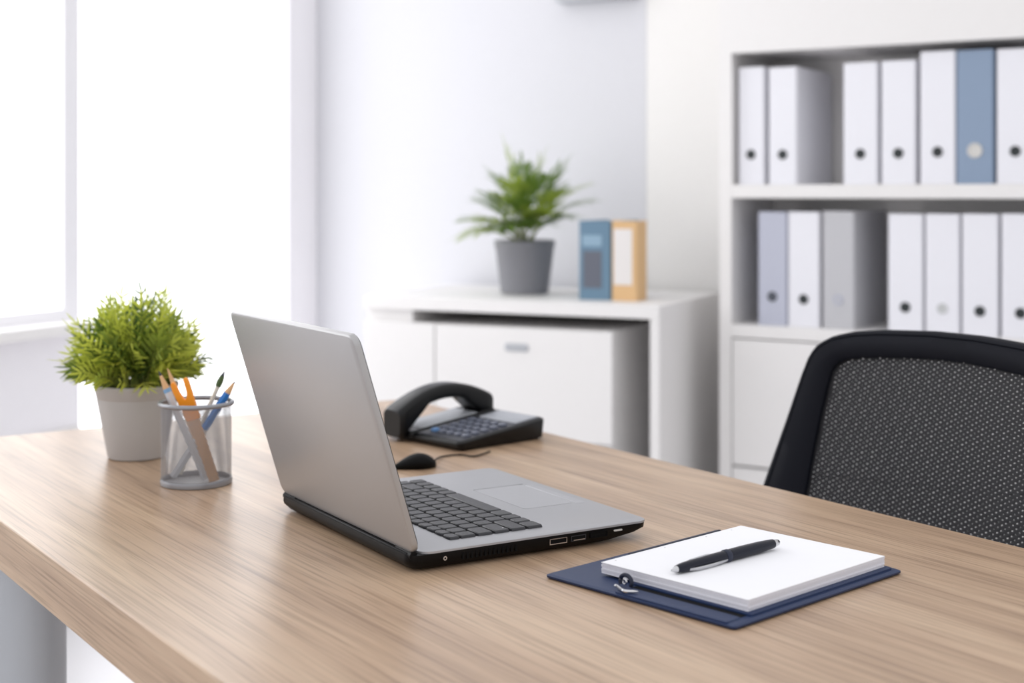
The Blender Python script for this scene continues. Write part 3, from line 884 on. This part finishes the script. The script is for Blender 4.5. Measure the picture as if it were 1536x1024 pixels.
def cup_pts(bpx, bpy, by, tpx, tpy, ty):
    """Foot and tip of a stick; by / ty are its depths relative to the cup's centre."""
    Yb = cc.y + by
    b = Vector(((bpx - 768) / F * Yb, Yb, DESK + 0.0022 + 0.004))
    Yt = cc.y + ty
    tt = Vector(((tpx - 768) / F * Yt, Yt, CAMZ - (tpy - HY) / F * Yt))
    return b, tt
def stick(name, label, cat, b, tt, segs, n=6):
    t = thing(name, label, cat, b, 0)
    d_ = tt - b
    for nm, m, prof, nn in segs:
        bm = NB(); tube(bm, [d_ * q for q, r in prof], [r for q, r in prof], n=nn); link(nm, bm, m, t, smooth=32)
    return t
b, tt = cup_pts(309, 714, -0.004, 238, 556, 0.004)
stick('pencil', 'pale grey pencil with a light blue collar leaning left in the cup', 'pencil', b, tt,
      [('shaft', M['pencil_grey'], [(0, 0.0050), (0.80, 0.0050)], 6), ('collar', M['light_blue'], [(0.80, 0.0052), (0.835, 0.0050)], 6),
       ('sharpened_wood', M['pencil_wood'], [(0.835, 0.0046), (0.955, 0.0020)], 12), ('lead', M['lead'], [(0.955, 0.0020), (1.0, 0.0004)], 10)])
b, tt = cup_pts(316, 712, 0.022, 251, 552, 0.028)
stick('pencil', 'natural wood pencil behind the orange tool in the cup', 'pencil', b, tt,
      [('shaft', M['tan_stick'], [(0, 0.0038), (0.86, 0.0038)], 6), ('sharpened_wood', M['pencil_wood'], [(0.86, 0.0037), (0.975, 0.0012)], 12), ('lead', M['pencil_wood'], [(0.975, 0.0012), (1, 0.0003)], 8)])
b, tt = cup_pts(260, 714, 0.016, 353, 571, 0.014)
stick('pencil', 'blue pencil leaning right in the wire cup', 'pencil', b, tt,
      [('shaft', M['pencil_blue'], [(0.50, 0.0056), (0.875, 0.0056)], 6), ('lower_shaft', M['pencil_grey'], [(0, 0.0056), (0.50, 0.0056)], 6),
       ('sharpened_wood', M['pencil_wood'], [(0.875, 0.0050), (0.975, 0.0016)], 12), ('lead', M['lead'], [(0.975, 0.0016), (1, 0.0004)], 8)])
b, tt = cup_pts(270, 711, 0.034, 337, 556, 0.034)
stick('paintbrush', 'thin cream stick with a dark green tip in the wire cup', 'brush', b, tt,
      [('handle', M['pencil_white'], [(0, 0.0030), (0.85, 0.0032)], 10), ('green_collar', M['green_tip'], [(0.85, 0.0042), (0.90, 0.0046), (0.95, 0.0034)], 10), ('point', M['lead'], [(0.95, 0.0030), (1.0, 0.0006)], 10)])
# flat forked orange tool with a tan shank
b, tt = cup_pts(322, 717, -0.016, 270, 568, -0.022)
TOOL = thing('forked_tool', 'orange forked plastic handle with a flat tan shank, front of the cup', 'tool', b, 0)
d_ = tt - b; dd = d_.normalized()
yy_ = Vector((0.25, 1, 0)); yy_ = (yy_ - dd * yy_.dot(dd)).normalized(); xx = yy_.cross(dd).normalized()
if xx.x < 0: xx = -xx
def fl(bm, pts, half_t=0.002):
    """Flat outline (along, across) extruded to a small thickness."""
    loft(bm, [[dd * (a * d_.length) + xx * (c * 1.06) + yy_ * s for a, c in pts] for s in (-half_t, half_t)])
bm = NB(); fl(bm, [(0.0, -0.0070), (0.0, 0.0070), (0.62, 0.0076), (0.62, -0.0076)], 0.0016); link('shank', bm, M['tan_stick'], TOOL, bevel=0.0006)
outl = [(0.60, -0.0095), (0.60, 0.0095), (0.74, 0.0098), (0.86, 0.0105), (0.96, 0.0108), (0.995, 0.0090), (1.0, 0.0068), (0.985, 0.0046), (0.94, 0.0040),
        (0.87, 0.0036), (0.82, 0.0012), (0.80, -0.0012), (0.82, -0.0040), (0.88, -0.0066), (0.95, -0.0080), (0.985, -0.0098), (0.99, -0.0125), (0.97, -0.0148), (0.90, -0.0150), (0.80, -0.0130), (0.70, -0.0108)]
bm = NB(); fl(bm, outl, 0.0026); link('forked_handle', bm, M['orange'], TOOL, bevel=0.0009)

# ------------------------------------------------------------------ small potted plant on the desk
pcx = desk_pt(205, 692, 0.0); pcx.y = 2.15; pcx.x = (205 - 768) / F * 2.15
PLANT = thing('potted_plant', 'bushy green plant in a tapered pale grey pot on the desk', 'plant', (pcx.x, pcx.y, DESK), 0)
g = 2.15 / F
R1, R0, PH = 62 * g, 42 * g, 0.1115
bm = NB(); lathe(bm, [(R0 - 0.003, 0), (R0, 0.002), (R0 + (R1 - R0) * 0.80, PH * 0.80), (R0 + (R1 - R0) * 0.812 - 0.0005, PH * 0.812), (R0 + (R1 - R0) * 0.825, PH * 0.825), (R1, PH - 0.002), (R1 - 0.001, PH), (R1 - 0.004, PH), (R1 - 0.006, PH - 0.02)], 64)
link('pot', bm, M['pot_grey'], PLANT, smooth=30)
bm = NB(); lathe(bm, [(R1 - 0.006, PH - 0.016), (R1 - 0.02, PH - 0.008), (0.001, PH - 0.004)], 32); link('soil', bm, M['soil'], PLANT)
bm = NB(); rr = random.Random(11)
def sprig(root, tip, nl, ll, lw, mi):
    ctrl = root.lerp(tip, 0.5) + Vector((0, 0, 0.018))
    pts = bez([root, ctrl, tip], 10)
    tube(bm, pts, [0.0011 * (1 - 0.6 * i / 10) for i in range(11)], n=4, mi=2)
    roll = rr.uniform(0, pi)
    for k in range(nl):
        t = 0.30 + 0.70 * k / (nl - 1)
        i = min(9, int(t * 10)); p = pts[i].lerp(pts[i + 1], t * 10 - i)
        tg = (pts[i + 1] - pts[i]).normalized(); x, y = frame_at(tg)
        x2 = x * cos(roll) + y * sin(roll); y2 = -x * sin(roll) + y * cos(roll)
        l = ll * (1 - 0.45 * max(0, t - 0.55) / 0.45) * rr.uniform(0.8, 1.15)
        for sg in (-1, 1):
            di = tg * 0.85 + x2 * sg * 0.70 + y2 * rr.uniform(-0.1, 0.45)
            blade(bm, p, di, di.cross(y2), l, lw, 0.10, mi, seg=3)
    blade(bm, pts[-1], pts[-1] - pts[-2], x2, ll * 0.75, lw, 0.0, mi, seg=3)
cz = PH + 0.030
NSP = 190
for k in range(NSP):
    u = (k + 0.5) / NSP
    ph_ = k * 2.399963
    el = math.asin(max(-1, min(1, 1.0 - 1.22 * u)))          # from straight up to below the horizontal
    outer = k % 4 == 0
    rad = rr.uniform(0.98, 1.10) if outer else (rr.uniform(0.70, 0.92) if k % 4 < 3 else rr.uniform(0.45, 0.70))
    tip = Vector((0.098 * cos(el) * cos(ph_), 0.094 * cos(el) * sin(ph_), 0.100 * sin(el))) * rad + Vector((0, 0, cz))
    tip.z = max(tip.z, PH + 0.006)
    ra = R1 * 0.72 * sqrt(rr.random())
    root = Vector((ra * cos(ph_), ra * sin(ph_), PH - 0.008))
    q = rr.random()
    mi = 0 if (q < 0.50 and rad > 0.70) else (1 if q < 0.80 else 3)
    if outer: sprig(root, tip, 7, 0.036, 0.0031, mi)
    else: sprig(root, tip, 6, 0.041, 0.0052, mi)
link('foliage', bm, [M['leaf_a'], M['leaf_b'], M['stem'], M['leaf_c']], PLANT, smooth=60)

# ------------------------------------------------------------------ mesh-backed office chair behind the desk
LEAN = radians(13.0)
NB0 = 1.57                          # where the backrest crosses desk height, along the desk's short axis
def chair_pq(px, py):
    """(p, q) on the leaning backrest plane: p along the desk's long axis, q up the backrest."""
    r = Vector(((px - 768) / F, 1.0, (HY - py) / F)); o = Vector((0, 0, CAMZ))
    up = DN * sin(LEAN) + Vector((0, 0, cos(LEAN)))
    P0 = DN * NB0 + Vector((0, 0, DESK))
    nrm = DW.cross(up)
    t = (P0 - o).dot(nrm) / r.dot(nrm)
    h = o + r * t - P0
    return h.dot(DW), h.dot(up)
out_px = [(1150, 724), (1166, 675), (1184, 620), (1203, 560), (1214, 530), (1226, 514), (1244, 503.5), (1270, 498), (1310, 496), (1380, 498.5), (1450, 504), (1536, 516)]
in_px = [(1202, 735), (1212, 680), (1223, 625), (1234, 577), (1240, 556), (1249, 544), (1265, 539), (1310, 537.5), (1380, 540), (1450, 547), (1536, 561)]
O_ = [chair_pq(*q) for q in out_px]; I_ = [chair_pq(*q) for q in in_px]
pl = O_[0][0]                                            # far (left-hand) edge at desk height
PCN = O_[0][0] - 0.290                                   # centre line of the backrest
def mirror(half, bottom):
    """Left half outline (from desk height over the top) made symmetric about PCN and closed below the desk."""
    h = [(p - PCN, q) for p, q in half if p - PCN > 0.012]
    h = sorted(h, key=lambda e: 0) 
    left = [(bottom[0], bottom[1])] + h
    return left + [(-p, q) for p, q in reversed(left)]
CH_LOC = DN * (NB0 - 0.24) + DW * PCN
CHAIR = thing('office_chair', 'black mesh-backed office chair pushed up to the desk', 'chair', (CH_LOC.x, CH_LOC.y, 0), RD_)
def cmap(p, q, d=0.0):
    bow = 0.030 * (1 - min(1, (p / 0.29) ** 2))
    return Vector((0.24 + q * sin(LEAN) + bow + d, p, DESK + q * cos(LEAN)))
def resample(poly, n):
    """Ray the outline from its middle so two outlines correspond."""
    cxq = sum(q for p, q in poly) / len(poly)
    c = (0.0, -0.03); out = []
    m = len(poly)
    for k in range(n):
        a = 2 * pi * k / n + 0.001; d = (cos(a), sin(a)); best = None
        for i in range(m):
            x1, y1 = poly[i]; x2, y2 = poly[(i + 1) % m]
            ex, ey = x2 - x1, y2 - y1
            den = d[0] * ey - d[1] * ex
            if abs(den) < 1e-12: continue
            t = ((x1 - c[0]) * ey - (y1 - c[1]) * ex) / den
            s = ((x1 - c[0]) * d[1] - (y1 - c[1]) * d[0]) / den
            if t > 0 and -1e-9 <= s <= 1 + 1e-9 and (best is None or t > best): best = t
        out.append((c[0] + d[0] * best, c[1] + d[1] * best))
    return out
OUT = mirror(O_, (O_[0][0] - PCN + 0.004, -0.20))
OUT = [(0.19, -0.285), (0.232, -0.262)] [:0] + OUT
INN = mirror(I_, (I_[0][0] - PCN + 0.004, -0.20))
lowO = [(-0.20, -0.27), (0.20, -0.27)]
lowI = [(-0.15, -0.225), (0.15, -0.225)]
OUT = OUT + lowO; INN = INN + lowI
NR = 160
Ro, Ri = resample(OUT, NR), resample(INN, NR)
bm = NB()
def ring(poly, d, k=1.0): return [cmap(p * k, q, d) for p, q in poly]
def mixp(a, b, t): return [(x[0] * (1 - t) + y[0] * t, x[1] * (1 - t) + y[1] * t) for x, y in zip(a, b)]
secs = [ring(Ri, 0.006), ring(Ri, -0.006), ring(mixp(Ri, Ro, 0.12), -0.0105), ring(mixp(Ri, Ro, 0.5), -0.014), ring(mixp(Ri, Ro, 0.80), -0.0125),
        ring(mixp(Ri, Ro, 0.835), -0.0105), ring(mixp(Ri, Ro, 0.87), -0.0125), ring(mixp(Ri, Ro, 0.96), -0.010), ring(Ro, -0.003), ring(Ro, 0.008), ring(mixp(Ri, Ro, 0.9), 0.014), ring(mixp(Ri, Ro, 0.1), 0.014)]
vs = [[bm.verts.new(p) for p in s] for s in secs]
for a in range(len(vs)):
    A_, B_ = vs[a], vs[(a + 1) % len(vs)]
    for i in range(NR):
        j = (i + 1) % NR
        bm.faces.new((A_[i], A_[j], B_[j], B_[i]))
link('backrest_frame', bm, M['chair_frame'], CHAIR, smooth=40)
# woven net
def inside(poly, p, q):
    c = False; m = len(poly)
    for i in range(m):
        x1, y1 = poly[i]; x2, y2 = poly[(i + 1) % m]
        if (y1 > q) != (y2 > q) and p < (x2 - x1) * (q - y1) / (y2 - y1) + x1: c = not c
    return c
net_poly = mixp(Ri, Ro, 0.10)
bm = NB(); sp, half_w, step = 0.0062, 0.00253, 0.0060
ang = (radians(31), radians(-31))
for li, a in enumerate(ang):
    du = (cos(a), sin(a)); dn_ = (-sin(a), cos(a))
    for k in range(-95, 96):
        off = k * sp
        prev = None
        for i in range(-95, 96):
            s = i * step
            p = du[0] * s + dn_[0] * off; q = -0.03 + du[1] * s + dn_[1] * off
            if not inside(net_poly, p, q): prev = None; continue
            wv_ = 0.0007 * (1 if (i + k) % 2 == 0 else -1) * (1 if li else -1)
            cur = []
            for e, dd_ in ((-1, 0.0004), (0, -0.0003), (1, 0.0004)):
                cur.append(bm.verts.new(cmap(p + dn_[0] * half_w * e, q + dn_[1] * half_w * e, wv_ + dd_)))
            if prev:
                bm.faces.new((prev[0], prev[1], cur[1], cur[0])); bm.faces.new((prev[1], prev[2], cur[2], cur[1]))
            prev = cur
link('backrest_mesh', bm, M['chair_net'], CHAIR, smooth=70)
# seat, spine, gas column, star base and castors (below the desk top)
bm = NB()
loft(bm, [rrect(-0.25, 0.22, -0.235, 0.235, 0.405, 0.06, 8), rrect(-0.26, 0.23, -0.245, 0.245, 0.43, 0.07, 8), rrect(-0.26, 0.23, -0.245, 0.245, 0.455, 0.07, 8), rrect(-0.23, 0.20, -0.215, 0.215, 0.475, 0.06, 8)])
link('seat', bm, M['chair_seat'], CHAIR, smooth=60)
bm = NB(); tube(bm, smoothline([(0.05, 0, 0.39), (0.20, 0, 0.385), (0.285, 0, 0.42), (0.29, 0, 0.50), cmap(0, -0.10, 0.03)], 6), 0.022, n=12, squash=0.6)
link('back_bracket', bm, M['black_matte'], CHAIR)
bm = NB(); lathe(bm, [(0.03, 0.09), (0.03, 0.22), (0.018, 0.225), (0.018, 0.38), (0.07, 0.385), (0.07, 0.405)], 24); link('gas_column', bm, M['black_matte'], CHAIR)
for k in range(5):
    a = 2 * pi * k / 5 + 0.3
    bm = NB(); tube(bm, [(0.03 * cos(a), 0.03 * sin(a), 0.115), (0.29 * cos(a), 0.29 * sin(a), 0.075)], [0.026, 0.016], n=10); lg = link('base_arm', bm, M['black_matte'], CHAIR)
    bm = NB(); x, y = 0.29 * cos(a), 0.29 * sin(a)
    tube(bm, [(x - 0.02 * sin(a), y + 0.02 * cos(a), 0.030), (x + 0.02 * sin(a), y - 0.02 * cos(a), 0.030)], 0.030, n=20); link('castor', bm, M['black_matte'], lg)
